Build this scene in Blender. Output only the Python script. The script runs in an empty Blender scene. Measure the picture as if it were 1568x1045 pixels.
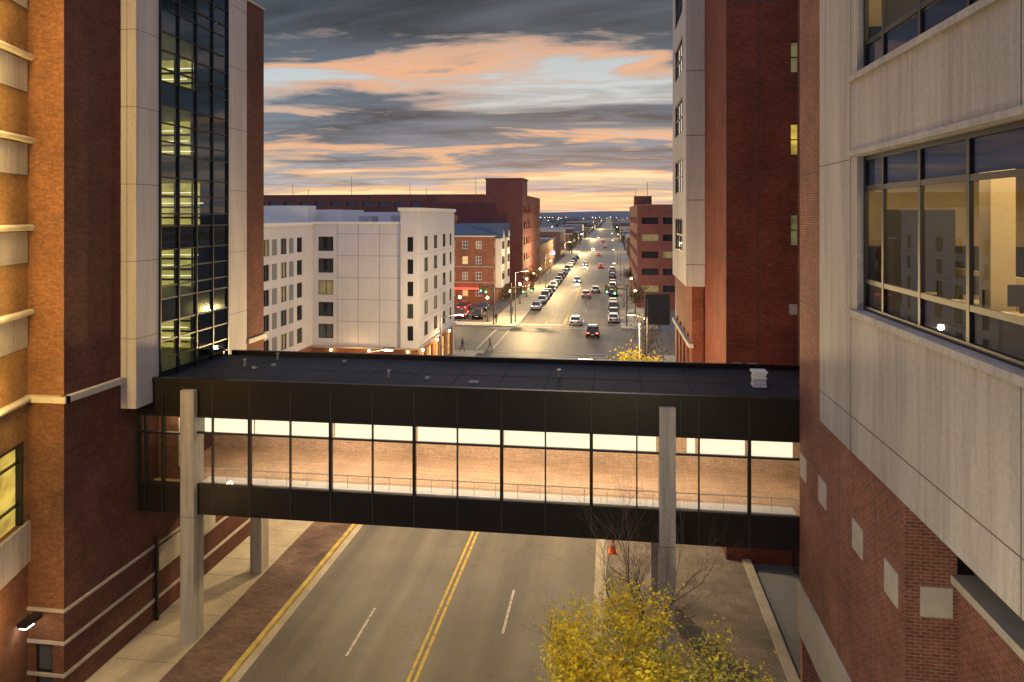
import bpy, math, random
from mathutils import Vector, Matrix
random.seed(7)
R=random.random
sc=bpy.context.scene

# ------------------------------------------------------------------ materials
def nt(name):
    m=bpy.data.materials.new(name); m.use_nodes=True
    t=m.node_tree; b=t.nodes['Principled BSDF']
    return m,t,b
def N(t,typ,**k):
    n=t.nodes.new(typ)
    for a,v in k.items(): setattr(n,a,v)
    return n
def noise(t,vec,scale,detail=4,rough=.55):
    n=N(t,'ShaderNodeTexNoise'); n.inputs['Scale'].default_value=scale
    n.inputs['Detail'].default_value=detail; n.inputs['Roughness'].default_value=rough
    if vec: t.links.new(vec,n.inputs['Vector'])
    return n.outputs['Fac']
def mth(t,op,a,b=None,c=None,clamp=False):
    n=N(t,'ShaderNodeMath',operation=op); n.use_clamp=clamp
    for i,v in enumerate((a,b,c)):
        if v is None: continue
        if isinstance(v,(int,float)): n.inputs[i].default_value=v
        else: t.links.new(v,n.inputs[i])
    return n.outputs[0]
def mix(t,f,a,b,mode='MIX'):
    n=N(t,'ShaderNodeMix',data_type='RGBA',blend_type=mode)
    for s,v in ((0,f),(6,a),(7,b)):
        if isinstance(v,(int,float)): n.inputs[s].default_value=v
        elif isinstance(v,(tuple,list)): n.inputs[s].default_value=(*v[:3],1)
        else: t.links.new(v,n.inputs[s])
    return n.outputs[2]
def ramp(t,f,stops):
    n=N(t,'ShaderNodeValToRGB'); e=n.color_ramp.elements
    while len(e)<len(stops): e.new(.5)
    for i,(p,c) in enumerate(stops):
        e[i].position=p
        e[i].color=(c,c,c,1) if isinstance(c,(int,float)) else (*c,1)
    t.links.new(f,n.inputs[0]); return n.outputs[0]
def bump(t,b,h,s=.3,d=.02):
    n=N(t,'ShaderNodeBump'); n.inputs['Strength'].default_value=s; n.inputs['Distance'].default_value=d
    t.links.new(h,n.inputs['Height']); t.links.new(n.outputs[0],b.inputs['Normal'])
def mat(name,col,rough=.7,amt=.25,scale=1.5,fine=12,bmp=.15,metal=0,streak=False,spec=.4,drips=0):
    m,t,b=nt(name); tc=N(t,'ShaderNodeTexCoord'); v=tc.outputs['Object']
    if streak:
        mp=N(t,'ShaderNodeMapping'); mp.inputs['Scale'].default_value=(1,1,.12); t.links.new(v,mp.inputs[0]); vs=mp.outputs[0]
    else: vs=v
    a=noise(t,vs,scale,5); f=noise(t,v,fine,4)
    s=mth(t,'ADD',mth(t,'MULTIPLY',a,.65),mth(t,'MULTIPLY',f,.35))
    k=ramp(t,s,[(.3,1-amt),(.7,1+amt*.6)])
    c=mix(t,1,col,k,'MULTIPLY')
    if drips:
        mp=N(t,'ShaderNodeMapping'); mp.inputs['Scale'].default_value=(5,5,.25); t.links.new(v,mp.inputs[0])
        c=mix(t,1,c,ramp(t,noise(t,mp.outputs[0],1.2,4,.6),[(.38,1-drips),(.52,1.0)]),'MULTIPLY')
    t.links.new(c,b.inputs['Base Color'])
    b.inputs['Roughness'].default_value=rough; b.inputs['Metallic'].default_value=metal
    b.inputs['Specular IOR Level'].default_value=spec
    if bmp: bump(t,b,f,bmp)
    return m
def brick(name,c1,c2,mortar,w=.22,h=.075,var=.3,bs=.4,ms=.009):
    m,t,b=nt(name); uv=N(t,'ShaderNodeUVMap'); v=uv.outputs[0]
    bt=N(t,'ShaderNodeTexBrick'); t.links.new(v,bt.inputs['Vector'])
    bt.inputs['Scale'].default_value=1; bt.inputs['Brick Width'].default_value=w; bt.inputs['Row Height'].default_value=h
    bt.inputs['Mortar Size'].default_value=ms; bt.inputs['Mortar Smooth'].default_value=.3
    bt.inputs['Color1'].default_value=(*c1,1); bt.inputs['Color2'].default_value=(*c2,1); bt.inputs['Mortar'].default_value=(*mortar,1)
    tc=N(t,'ShaderNodeTexCoord'); a=noise(t,tc.outputs['Object'],.5,6,.65)
    k=ramp(t,a,[(.3,1-var),(.7,1+var*.6)])
    f=noise(t,tc.outputs['Object'],9,3); k2=ramp(t,f,[(.3,.82),(.7,1.18)])
    c=mix(t,1,bt.outputs['Color'],k,'MULTIPLY'); c=mix(t,1,c,k2,'MULTIPLY')
    t.links.new(c,b.inputs['Base Color'])
    b.inputs['Roughness'].default_value=.85; b.inputs['Specular IOR Level'].default_value=.25
    iv=mth(t,'SUBTRACT',1,bt.outputs['Fac']); bump(t,b,iv,bs,.01)
    return m
def glassm(name,tint=(.8,.85,.85),rough=.01,f0=.05,gc=(.75,.82,1),pw=4.5,amt=.95):
    m,t,b=nt(name); t.nodes.remove(b); o=t.nodes['Material Output']
    tr=N(t,'ShaderNodeBsdfTransparent'); tr.inputs[0].default_value=(*tint,1)
    gl=N(t,'ShaderNodeBsdfGlossy'); gl.inputs['Roughness'].default_value=rough; gl.inputs['Color'].default_value=(*gc,1)
    lw=N(t,'ShaderNodeLayerWeight'); lw.inputs[0].default_value=.5
    tc=N(t,'ShaderNodeTexCoord'); nz=noise(t,tc.outputs['Object'],.7,2); bn=N(t,'ShaderNodeBump'); bn.inputs['Strength'].default_value=.03; bn.inputs['Distance'].default_value=.04
    t.links.new(nz,bn.inputs['Height']); t.links.new(bn.outputs[0],gl.inputs['Normal'])
    f=mth(t,'ADD',mth(t,'MULTIPLY',mth(t,'POWER',lw.outputs['Facing'],pw),amt),f0,clamp=True)
    ms=N(t,'ShaderNodeMixShader'); t.links.new(f,ms.inputs[0]); t.links.new(tr.outputs[0],ms.inputs[1]); t.links.new(gl.outputs[0],ms.inputs[2])
    t.links.new(ms.outputs[0],o.inputs[0]); return m
def emit(name,col,s):
    m,t,b=nt(name); b.inputs['Base Color'].default_value=(*[min(1,c) for c in col],1)
    b.inputs['Emission Color'].default_value=(*col,1); b.inputs['Emission Strength'].default_value=s
    m.cycles.emission_sampling='NONE'
    return m
def litroom(name,col,s,sc_=1.2):
    m,t,b=nt(name); tc=N(t,'ShaderNodeTexCoord')
    mp=N(t,'ShaderNodeMapping'); mp.inputs['Scale'].default_value=(1,1,1.6); t.links.new(tc.outputs['Object'],mp.inputs[0])
    k=ramp(t,noise(t,mp.outputs[0],sc_,3,.6),[(.35,.35),(.65,1.15)])
    c=mix(t,1,col,k,'MULTIPLY'); t.links.new(c,b.inputs['Emission Color']); b.inputs['Emission Strength'].default_value=s
    b.inputs['Base Color'].default_value=(*[c*.6 for c in col],1); b.inputs['Roughness'].default_value=.2
    m.cycles.emission_sampling='NONE'; return m

M={}
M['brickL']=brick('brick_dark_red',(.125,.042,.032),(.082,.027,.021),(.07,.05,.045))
M['brickLf']=brick('brick_front_red',(.21,.09,.05),(.15,.062,.035),(.12,.09,.07))  # left brick lightened partway, lamp glow put into the colour
M['brickO']=brick('brick_ochre',(.34,.19,.075),(.26,.14,.055),(.22,.15,.09))  # left brick recoloured ochre, strong lamp glow painted into it
M['brickT']=brick('brick_tower',(.24,.062,.038),(.16,.042,.026),(.095,.052,.043),var=.35)
M['brickR']=brick('brick_right',(.25,.082,.055),(.165,.055,.04),(.27,.22,.19),h=.08,var=.35,bs=.6)
M['brickG']=brick('brick_far',(.19,.062,.06),(.16,.052,.05),(.12,.075,.07),var=.2,bs=0.05)
M['brickA']=brick('brick_apartment',(.36,.13,.07),(.28,.10,.055),(.22,.15,.11),bs=0.05)
M['conc']=mat('precast_concrete',(.375,.35,.345),.8,.32,.8,9,.1,streak=True,drips=.16)
M['concL']=mat('stone_pier',(.42,.395,.41),.8,.25,1.0,10,.1,streak=True,drips=.1)
M['col']=mat('column_concrete',(.44,.41,.37),.85,.35,1.4,14,.25,streak=True,drips=.2)
M['stone']=mat('stone_trim',(.42,.39,.35),.8,.2,2,12,.1)
M['joint']=mat('joint_sealant',(.09,.08,.075),.9,.1)
M['pjoint']=mat('panel_joint_metal',(.05,.042,.04),.5,.1,bmp=0)
M['frame']=mat('dark_frame',(.012,.012,.014),.4,.1,bmp=0)
M['black']=mat('black_metal_panel',(.012,.0095,.009),.38,.35,.6,3,.02,spec=.3)
M['roof']=mat('roof_membrane',(.017,.021,.031),.7,.8,.35,3,.25,spec=.25)
M['roofseam']=mat('roof_seam',(.013,.015,.022),.8,.3,spec=.15)
M['white']=mat('hotel_panel',(.60,.60,.67),.7,.1,.4,3,.03,drips=.05)
M['greyp']=mat('grey_panel',(.20,.21,.23),.6,.1)
M['glass']=glassm('clear_glass',(.93,.92,.9),f0=.03)
M['glassO']=glassm('office_glass',(.82,.78,.70),f0=.05,pw=5,amt=.55,gc=(.6,.7,1))
M['glassC']=glassm('curtain_glass',(.74,.78,.66),f0=.08)
def dk(name,c=(.02,.025,.035)):
    m,t,b=nt(name); b.inputs['Base Color'].default_value=(*c,1); b.inputs['Roughness'].default_value=.08; b.inputs['Specular IOR Level'].default_value=.6; return m
M['wdark']=dk('window_dark'); M['wblue']=dk('window_blue',(.022,.04,.11)); M['wgrey']=dk('window_grey',(.08,.09,.1))
M['shade']=mat('blue_roller_shade',(.03,.055,.15),.9,.1,bmp=0)  # blue stands in for sky reflected in the panes
M['wlit']=litroom('window_lit_warm',(1,.62,.22),.8)
M['wyel']=litroom('window_lit_yellow',(.85,.62,.12),.7,.9)
M['wdim']=litroom('window_dim',(.35,.3,.15),.35)
M['yellowroom']=litroom('stair_wall_yellow',(.62,.54,.15),.85,.8)  # wall glows by itself, standing in for room lighting
M['darkroom']=mat('dark_room_wall',(.03,.035,.03),.8,.3)
M['fixture']=emit('light_fixture',(1,.93,.65),1.5)
M['cove']=emit('cove_light',(1,.93,.68),1.0)
M['lampw']=emit('lamp_warm',(1,.72,.34),16)
M['lampc']=emit('lamp_white',(1,.93,.8),14)
M['red']=emit('tail_light',(1,.07,.03),8); M['green']=emit('signal_green',(.1,1,.6),8)
M['head']=emit('head_light',(1,.95,.85),22); M['reds']=emit('red_neon',(1,.12,.08),1.2); M['purp']=emit('blue_neon',(.3,.2,1),6)
M['wallcream']=mat('office_wall',(.72,.60,.36),.8,.05,bmp=0)
M['ceil']=mat('ceiling_tile',(.6,.57,.48),.9,.05,bmp=0)
M['carpet']=brick('corridor_carpet_tile',(.54,.37,.25),(.44,.29,.20),(.64,.47,.34),w=.9,h=.22,var=.25,bs=.05,ms=.02)
M['tanwall']=brick('corridor_tan_brick',(.56,.39,.27),(.47,.32,.22),(.64,.48,.36),w=.4,h=.1,var=.2,bs=.1,ms=.014)
M['carpetO']=mat('office_carpet',(.14,.12,.1),.95,.2)
M['desk']=mat('desk_laminate',(.42,.34,.22),.5,.1,bmp=0)
M['chair']=mat('chair_fabric',(.03,.03,.035),.8,.1,bmp=0)
M['metal']=mat('brushed_metal',(.45,.45,.46),.4,.1,metal=.7,bmp=0)
M['railm']=mat('rail_painted',(.62,.6,.55),.5,.1,bmp=0)
M['pole']=mat('pole_paint',(.10,.10,.10),.5,.1,bmp=0)
M['yellowp']=mat('yellow_kerb_paint',(.55,.42,.10),.7,.5,2.5,14,.1)
M['bark']=mat('bark',(.14,.105,.08),.9,.4,6,30,.4)
M['cone']=mat('cone_orange',(.9,.16,.03),.5,.05,bmp=0)
M['wpaint']=mat('white_paint',(.72,.72,.72),.6,.1,bmp=0)
M['tyre']=mat('tyre_rubber',(.02,.02,.02),.9,.1,bmp=0)
M['roofblue']=mat('shingle_roof',(.08,.11,.17),.9,.2)
M['far1']=mat('far_wall_tan',(.30,.26,.24),.9,.1,bmp=0); M['far2']=mat('far_wall_brick',(.22,.12,.10),.9,.1,bmp=0)
M['far3']=mat('far_wall_grey',(.28,.30,.36),.9,.1,bmp=0)
def leaf(name,c,var=.4,tl_=.35):
    m,t,b=nt(name); tc=N(t,'ShaderNodeTexCoord')
    k=ramp(t,noise(t,tc.outputs['Object'],2.2,3),[(.3,1-var),(.7,1+var)])
    t.links.new(mix(t,1,c,k,'MULTIPLY'),b.inputs['Base Color']); b.inputs['Roughness'].default_value=.6
    o=t.nodes['Material Output']; tl=N(t,'ShaderNodeBsdfTranslucent'); tl.inputs[0].default_value=(*c,1)
    ms=N(t,'ShaderNodeMixShader'); ms.inputs[0].default_value=tl_
    t.links.new(b.outputs[0],ms.inputs[1]); t.links.new(tl.outputs[0],ms.inputs[2]); t.links.new(ms.outputs[0],o.inputs[0]); return m
M['leafY']=leaf('leaf_yellow',(.85,.66,.04)); M['leafG']=leaf('leaf_yellowgreen',(.42,.42,.09)); M['leafD']=leaf('leaf_olive',(.09,.085,.03))
# asphalt
m,t,b=nt('asphalt'); tc=N(t,'ShaderNodeTexCoord'); v=tc.outputs['Object']
mp=N(t,'ShaderNodeMapping'); mp.inputs['Scale'].default_value=(.9,.05,1); t.links.new(v,mp.inputs[0])
tr_=ramp(t,noise(t,mp.outputs[0],1.0,3),[(.35,.72),(.65,1.2)])
bl=ramp(t,noise(t,v,.25,6,.7),[(.3,.75),(.7,1.2)]); fn=noise(t,v,35,3)
c=mix(t,1,(.118,.104,.084),tr_,'MULTIPLY'); c=mix(t,1,c,bl,'MULTIPLY'); c=mix(t,1,c,ramp(t,fn,[(.3,.75),(.7,1.25)]),'MULTIPLY')
vo=N(t,'ShaderNodeTexVoronoi',feature='DISTANCE_TO_EDGE'); vo.inputs['Scale'].default_value=.16
nn=N(t,'ShaderNodeTexNoise'); nn.inputs['Scale'].default_value=.8; nn.inputs['Detail'].default_value=5; t.links.new(v,nn.inputs['Vector'])
sc2=N(t,'ShaderNodeVectorMath',operation='SCALE'); sc2.inputs['Scale'].default_value=6; t.links.new(nn.outputs['Color'],sc2.inputs[0])
va=N(t,'ShaderNodeVectorMath',operation='ADD'); t.links.new(v,va.inputs[0]); t.links.new(sc2.outputs[0],va.inputs[1]); t.links.new(va.outputs[0],vo.inputs['Vector'])
cr=ramp(t,vo.outputs['Distance'],[(.0,.55),(.007,1.0)]); c=mix(t,1,c,cr,'MULTIPLY')
t.links.new(c,b.inputs['Base Color']); b.inputs['Roughness'].default_value=.6; bump(t,b,fn,.25,.01); M['asph']=m
def worn(name,col):
    m,t,b=nt(name); tc=N(t,'ShaderNodeTexCoord'); v=tc.outputs['Object']
    k=ramp(t,noise(t,v,5,6,.7),[(.38,0.25),(.52,1)])
    t.links.new(mix(t,k,(.12,.11,.10),col),b.inputs['Base Color']); b.inputs['Roughness'].default_value=.7; return m
M['pw']=worn('worn_white',(.60,.56,.48)); M['py']=worn('worn_yellow',(.68,.47,.05))
M['walk']=mat('sidewalk_concrete',(.44,.39,.30),.85,.35,.7,10,.2)
M['paver']=brick('sidewalk_pavers',(.19,.12,.095),(.13,.085,.07),(.10,.08,.07),w=.3,h=.15,var=.45)
M['paverR']=brick('plaza_pavers',(.24,.21,.18),(.17,.15,.13),(.12,.11,.09),w=.6,h=.6,var=.4)
M['kerb']=mat('kerb_stone',(.40,.37,.31),.85,.3,2,12,.2)
M['ground']=mat('ground_earth',(.13,.14,.15),.95,.5,.02,.2,0)

# ------------------------------------------------------------------ builder
class G:
    def __init__(s,name,loc=(0,0,0),rz=0):
        s.e=bpy.data.objects.new(name,None); sc.collection.objects.link(s.e); s.e.location=loc; s.e.rotation_euler=(0,0,rz); s.p={}; s.e.empty_display_size=.5
    def part(s,p,m):
        if p not in s.p: s.p[p]=([],[],[],m)
        return s.p[p]
    def poly(s,p,m,pts):
        V,F,U,_=s.part(p,m); i=len(V); V+= [tuple(q) for q in pts]; F.append(tuple(range(i,i+len(pts))))
        a,b_,c_=Vector(pts[0]),Vector(pts[1]),Vector(pts[2]); n=(b_-a).cross(c_-a)
        if n.length>0: n.normalize()
        for q in pts:
            if abs(n.z)>.7: U.append((q[0],q[1]))
            elif abs(n.x)>abs(n.y): U.append((q[1],q[2]))
            else: U.append((q[0],q[2]))
    def box(s,p,m,x0,x1,y0,y1,z0,z1):
        c=[(x0,y0,z0),(x1,y0,z0),(x1,y1,z0),(x0,y1,z0),(x0,y0,z1),(x1,y0,z1),(x1,y1,z1),(x0,y1,z1)]
        for f in ((3,2,1,0),(4,5,6,7),(0,1,5,4),(1,2,6,5),(2,3,7,6),(3,0,4,7)): s.poly(p,m,[c[i] for i in f])
    def tube(s,p,m,a,b_,r0,r1=None,n=8,cap=True):
        if r1 is None: r1=r0
        a=Vector(a);b_=Vector(b_);d=(b_-a)
        if d.length<1e-6: return
        d.normalize(); u=d.orthogonal().normalized(); w=d.cross(u)
        V,F,U,_=s.part(p,m); i=len(V)
        for c,r in ((a,r0),(b_,r1)):
            for k in range(n):
                an=2*math.pi*k/n; q=c+(u*math.cos(an)+w*math.sin(an))*r; V.append(tuple(q))
        for k in range(n):
            f=(i+k,i+(k+1)%n,i+n+(k+1)%n,i+n+k); F.append(f)
            for j in f: U.append((V[j][0]+V[j][1],V[j][2]))
        if cap:
            for f in (tuple(i+k for k in range(n))[::-1],tuple(i+n+k for k in range(n))):
                F.append(f)
                for j in f: U.append((V[j][0],V[j][1]))
    def ball(s,p,m,c,r,n=8,sz=1):
        for j in range(n//2):
            t0=math.pi*j/(n//2);t1=math.pi*(j+1)/(n//2)
            for k in range(n):
                a0=2*math.pi*k/n;a1=2*math.pi*(k+1)/n
                P=lambda t_,a:(c[0]+r*math.sin(t_)*math.cos(a),c[1]+r*math.sin(t_)*math.sin(a),c[2]+r*sz*math.cos(t_))
                pts=[P(t0,a0),P(t1,a0),P(t1,a1),P(t0,a1)]
                if j==0: pts=[pts[0],pts[1],pts[2]]
                elif j==n//2-1: pts=[pts[0],pts[1],pts[3]]
                s.poly(p,m,pts)
    def facade(s,p,m,axis,pos,sg,u0,u1,z0,z1,ops,depth=.2,gm='wdark',fr=.05,fm='frame'):
        def P(u,z,i):
            q=pos-sg*i
            return (q,u,z) if axis=='x' else (u,q,z)
        us=sorted({u0,u1}|{o[0] for o in ops}|{o[1] for o in ops}); zs=sorted({z0,z1}|{o[2] for o in ops}|{o[3] for o in ops})
        for a,b_ in zip(us,us[1:]):
            for c,d in zip(zs,zs[1:]):
                mu,mz=(a+b_)/2,(c+d)/2
                if any(o[0]<mu<o[1] and o[2]<mz<o[3] for o in ops): continue
                s.poly(p,m,[P(a,c,0),P(b_,c,0),P(b_,d,0),P(a,d,0)])
        def bx(part,mm,a,b_,c,d,i0,i1):
            A=P(a,c,i0);B=P(b_,d,i1)
            s.box(part,mm,min(A[0],B[0]),max(A[0],B[0]),min(A[1],B[1]),max(A[1],B[1]),c,d)
        for o in ops:
            a,b_,c,d=o[:4]; g=o[4] if len(o)>4 else gm; nv=o[5] if len(o)>5 else 0; nh=o[6] if len(o)>6 else 0
            s.poly(p+'_reveal',m,[P(a,c,0),P(a,d,0),P(a,d,depth),P(a,c,depth)])
            s.poly(p+'_reveal',m,[P(b_,c,0),P(b_,d,0),P(b_,d,depth),P(b_,c,depth)])
            s.poly(p+'_reveal',m,[P(a,c,0),P(b_,c,0),P(b_,c,depth),P(a,c,depth)])
            s.poly(p+'_reveal',m,[P(a,d,0),P(b_,d,0),P(b_,d,depth),P(a,d,depth)])
            if g: s.poly('glass_'+g,M[g],[P(a,c,depth),P(b_,c,depth),P(b_,d,depth),P(a,d,depth)])
            if fr:
                i0,i1=depth-.06,depth+.03; fm_=M[fm]
                bx('window_frames',fm_,a+.002,a+fr,c+.002,d-.002,i0,i1); bx('window_frames',fm_,b_-fr,b_-.002,c+.002,d-.002,i0,i1)
                bx('window_frames',fm_,a+fr,b_-fr,c+.002,c+fr,i0+.004,i1); bx('window_frames',fm_,a+fr,b_-fr,d-fr,d-.002,i0+.004,i1)
                vs=nv if isinstance(nv,(list,tuple)) else [a+(b_-a)*k/(nv+1) for k in range(1,nv+1)]
                hs=nh if isinstance(nh,(list,tuple)) else [c+(d-c)*k/(nh+1) for k in range(1,nh+1)]
                for q in vs: bx('window_frames',fm_,q-fr/2,q+fr/2,c+fr,d-fr,i0+.008,i1-.002)
                for q in hs: bx('window_frames',fm_,a+fr,b_-fr,q-fr/2,q+fr/2,i0+.012,i1-.004)
    def done(s,smooth=()):
        for p,(V,F,U,m) in s.p.items():
            me=bpy.data.meshes.new(p); me.from_pydata(V,[],F); uv=me.uv_layers.new(name='UVMap')
            flat=[0.0]*(2*len(me.loops))
            if len(U)==len(me.loops):
                for i,q in enumerate(U): flat[2*i]=q[0]; flat[2*i+1]=q[1]
                uv.data.foreach_set('uv',flat)
            me.materials.append(m)
            if p in smooth:
                me.polygons.foreach_set('use_smooth',[True]*len(me.polygons))
            me.update()
            o=bpy.data.objects.new(p,me); sc.collection.objects.link(o); o.parent=s.e
        return s.e
def light(g,typ,loc,power,col,size=.2,rot=None,sy=None,name='lamp_light'):
    l=bpy.data.lights.new(name,typ); l.energy=power; l.color=col
    if typ=='AREA':
        l.size=size
        if sy: l.shape='RECTANGLE'; l.size_y=sy
    else: l.shadow_soft_size=size
    o=bpy.data.objects.new(name,l); o.location=loc
    if rot: o.rotation_euler=rot
    sc.collection.objects.link(o)
    if g: o.parent=g.e
    return o

# ------------------------------------------------------------------ ground and roads
g=G('ground'); g.poly('ground_sheet',M['ground'],[(-9000,-400,-.02),(9000,-400,-.02),(9000,14000,-.02),(-9000,14000,-.02)]); g.done()
g=G('road')
g.poly('main_street',M['asph'],[(-14.6,-40,0),(1.8,-40,0),(1.8,5000,0),(-14.6,5000,0)])
g.poly('cross_street',M['asph'],[(-300,88,.004),(300,88,.004),(300,106,.004),(-300,106,.004)])
for x in (-7.33,-7.07): g.box('centre_line',M['py'],x-.06,x+.06,-20,84,.006,.010)
for x in (-7.33,-7.07): g.box('centre_line',M['py'],x-.06,x+.06,110,1500,.006,.010)
for x,y0 in ((-10.1,26.3),(-4.35,28.6)):
    k=y0-24
    while k<600:
        if not 82<k<110: g.box('lane_dashes',M['pw'],x-.055,x+.055,k,k+3.4,.006,.010)
        k+=12
g.box('stop_line',M['pw'],-7,-.5,84.2,84.8,.006,.010); g.box('stop_line',M['pw'],-14,-7.4,110,110.6,.006,.010)
for k in range(2): g.box('crosswalk',M['pw'],-14,-.5,85.6+k*2,85.8+k*2,.008,.012)
for k in range(2): g.box('crosswalk',M['pw'],-14.2,1.4,107.2+k*1.7,107.4+k*1.7,.008,.012)
for k in range(2): g.box('crosswalk',M['pw'],-17+k*2,-16.8+k*2,89,105,.010,.014)
g.done()
g=G('sidewalk')
g.box('kerb',M['kerb'],-14.0,-13.8,-40,84,0,.13); g.box('kerb_paint',M['yellowp'],-13.98,-13.795,-40,80,.02,.134)
g.box('gutter',M['walk'],-13.795,-13.45,-40,80,.0,.006)
g.box('paver_strip',M['paver'],-16.2,-14.0,-40,84,0,.128); g.box('walkway',M['walk'],-18.9,-16.2,-40,86,0,.126)
for k in range(60): g.box('walkway_joints',M['joint'],-18.8,-16.2,-20+k*1.6,-19.985+k*1.6,.1,.1285)
g.box('corner_walk',M['walk'],-60,-18.9,84.5,87.5,0,.125); g.box('corner_walk',M['walk'],-18.9,-15.5,86,87.5,0,.127)
g.box('far_walk_left',M['walk'],-60,-14.4,107.5,111,0,.125); g.box('far_walk_left',M['walk'],-18.9,-14.4,111,900,0,.126)
g.box('kerb',M['kerb'],-14.4,-14.2,109,900,0,.13)
g.box('kerb',M['kerb'],-.4,-.2,-40,84,0,.13); g.box('gutter',M['walk'],-.75,-.4,-40,84,0,.006)
g.box('plaza_paving',M['paverR'],-.2,6.35,-40,86,0,.128); g.box('planter_kerb',M['kerb'],6.35,6.75,-10,48,0,.22)
g.box('service_paving',M['greyp'],6.75,12,-10,35,0,.06)
g.box('walkway',M['walk'],6.35,60,48,87.5,0,.124)
g.box('far_walk_right',M['walk'],1.5,7,107.5,900,0,.126)
g.done()
g=G('parking_lot'); g.box('lot_surface',M['asph'],-60,-18.9,111,131,0,.06)
for k in range(12): g.box('bay_lines',M['pw'],-48+k*2.6,-47.9+k*2.6,114,118.5,.06,.066)
g.done()

# ------------------------------------------------------------------ skywalk bridge
g=G('skywalk_bridge')
X0,X1=-18.84,8.5; Y0,Y1=26.3,32.0
g.box('roof_deck',M['roof'],X0+.4,X1,Y0+.12,Y1-.1,10.2,10.34)
for k in range(15): g.box('roof_seams',M['roofseam'],X0+1.5+k*1.85,X0+1.54+k*1.85,Y0+.2,Y1-.2,10.33,10.344)
g.box('roof_seams',M['roofseam'],X0+.5,X1,29.1,29.14,10.33,10.346)
g.box('coping_near',M['black'],X0+.3,X1,Y0-.04,Y0+.14,10.3,10.5); g.box('coping_far',M['black'],X0+.9,X1,Y1-.15,Y1+.04,10.25,10.55)
g.box('coping_end',M['black'],X0+.2,X0+.42,Y0-.02,Y1,10.25,10.48)
g.box('fascia_top',M['black'],X0,X1,Y0,Y0+.15,9.0,10.3); g.box('fascia_bottom',M['black'],X0,X1,Y0,Y0+.15,5.12,6.3)
g.box('fascia_top',M['black'],X0,X1,Y1-.15,Y1,9.0,10.25); g.box('fascia_bottom',M['black'],X0,X1,Y1-.15,Y1,5.12,6.3)
g.box('floor_slab',M['black'],X0,X1,Y0+.15,Y1-.15,5.3,5.95); g.box('floor_carpet',M['carpet'],X0,X1,Y0+.15,Y1-.15,5.955,6.0)
g.box('ceiling',M['ceil'],X0,X1,Y0+.6,Y1-.2,9.05,9.2)
thick=[-14.06,-10.73,-7.4,-4.04,-.71,4.89]; thin=[-15.63,-12.38,-9.05,-5.73,-2.4,.94,3.14]
for x in thick:
    g.box('mullions',M['frame'],x-.06,x+.06,Y0-.05,Y0+.1,6.3,9.0)
for x in thin: g.box('mullions',M['frame'],x-.025,x+.025,Y0-.03,Y0+.1,6.3,9.0)
for x in thick+thin+[2.5,-16.9]:
    g.box('panel_joints',M['pjoint'],x-.012,x+.012,Y0-.012,Y0+.02,5.12,6.28); g.box('panel_joints',M['pjoint'],x-.012,x+.012,Y0-.012,Y0+.02,9.02,10.28)
g.box('transom',M['frame'],-16.3,X1,Y0-.02,Y0+.09,8.33,8.40)
g.box('glass_rail_bottom',M['frame'],X0,X1,Y0-.02,Y0+.1,6.28,6.34); g.box('glass_rail_top',M['frame'],X0,X1,Y0-.02,Y0+.1,8.97,9.02)
g.poly('glazing_near',M['glass'],[(-16.9,Y0+.04,6.3),(X1,Y0+.04,6.3),(X1,Y0+.04,9.0),(-16.9,Y0+.04,9.0)])
g.box('far_wall',M['tanwall'],X0,X1,Y1-.3,Y1-.155,6.0,9.05)
for a,b_ in zip([-16.2]+thick[:5]+[2.7,3.14+.04,4.95],thick[:5]+[1.7,3.1,4.85,6.5]):
    g.box('cove_light',M['cove'],a+.06,b_-.06,Y0+.3,Y0+.42,8.24,8.98)
g.box('window_sill',M['wpaint'],-16.2,6.55,Y0+.16,Y0+.78,6.0,6.36)
for yy,zz in ((Y0+.3,6.86),):
    g.tube('handrail',M['railm'],(-16.2,yy,zz),(6.5,yy,zz),.022)
    g.tube('handrail',M['railm'],(-16.2,yy,zz-.24),(6.5,yy,zz-.24),.012)
    for k in range(28): g.tube('handrail',M['railm'],(-16+k*.835,yy,6.36),(-16+k*.835,yy,zz),.012)
g.poly('glazing_vestibule',M['glassC'],[(X0,Y0+.03,5.6),(-16.9,Y0+.03,5.6),(-16.9,Y0+.03,9.7),(X0,Y0+.03,9.7)])
for x in (-18.8,-18.5,-17.75,-16.95): g.box('mullions_vestibule',M['frame'],x-.04,x+.04,Y0-.05,Y0+.14,5.12,9.9)
for z in (6.25,8.3): g.box('mullions_vestibule',M['frame'],X0,-16.9,Y0-.04,Y0+.1,z-.04,z+.04)
g.box('inner_wall',M['brickLf'],-18.8,-17.0,Y0+1.2,Y0+1.3,5.95,9.6)
for x in (-17.7,-17.4,-17.15): g.box('inner_window',M['wpaint'],x-.02,x+.02,Y0+1.0,Y0+1.05,6.6,8.6)
for z in (6.6,7.3,8.0,8.6): g.box('inner_window',M['wpaint'],-17.7,-17.15,Y0+1.06,Y0+1.1,z,z+.04)
for x in (-16.56,2.02):
    for y in (26.05,31.55):
        g.box('columns',M['col'],x-.285,x+.285,y,y+.7,0.0,10.08 if y<27 else 5.3)
        g.box('column_joint',M['joint'],x-.288,x+.288,y-.003,y+.1,5.08,5.10)
for x,y in ((-16,29.5),(-9,28.2),(-2.1,29.3),(-15.2,31)):
    g.tube('roof_pipes',M['metal'],(x,y,10.3),(x,y,10.62),.05); g.tube('roof_pipes',M['metal'],(x,y,10.6),(x,y,10.66),.08)
for x,y in ((-7.4,28.3),(-15.4,29.2),(-14.8,29.8),(-12,31)):
    g.tube('roof_drains',M['greyp'],(x,y,10.33),(x,y,10.42),.14,.09)
g.box('roof_hatch',M['greyp'],-5.6,-5.2,27.7,28.0,10.33,10.39)
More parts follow.
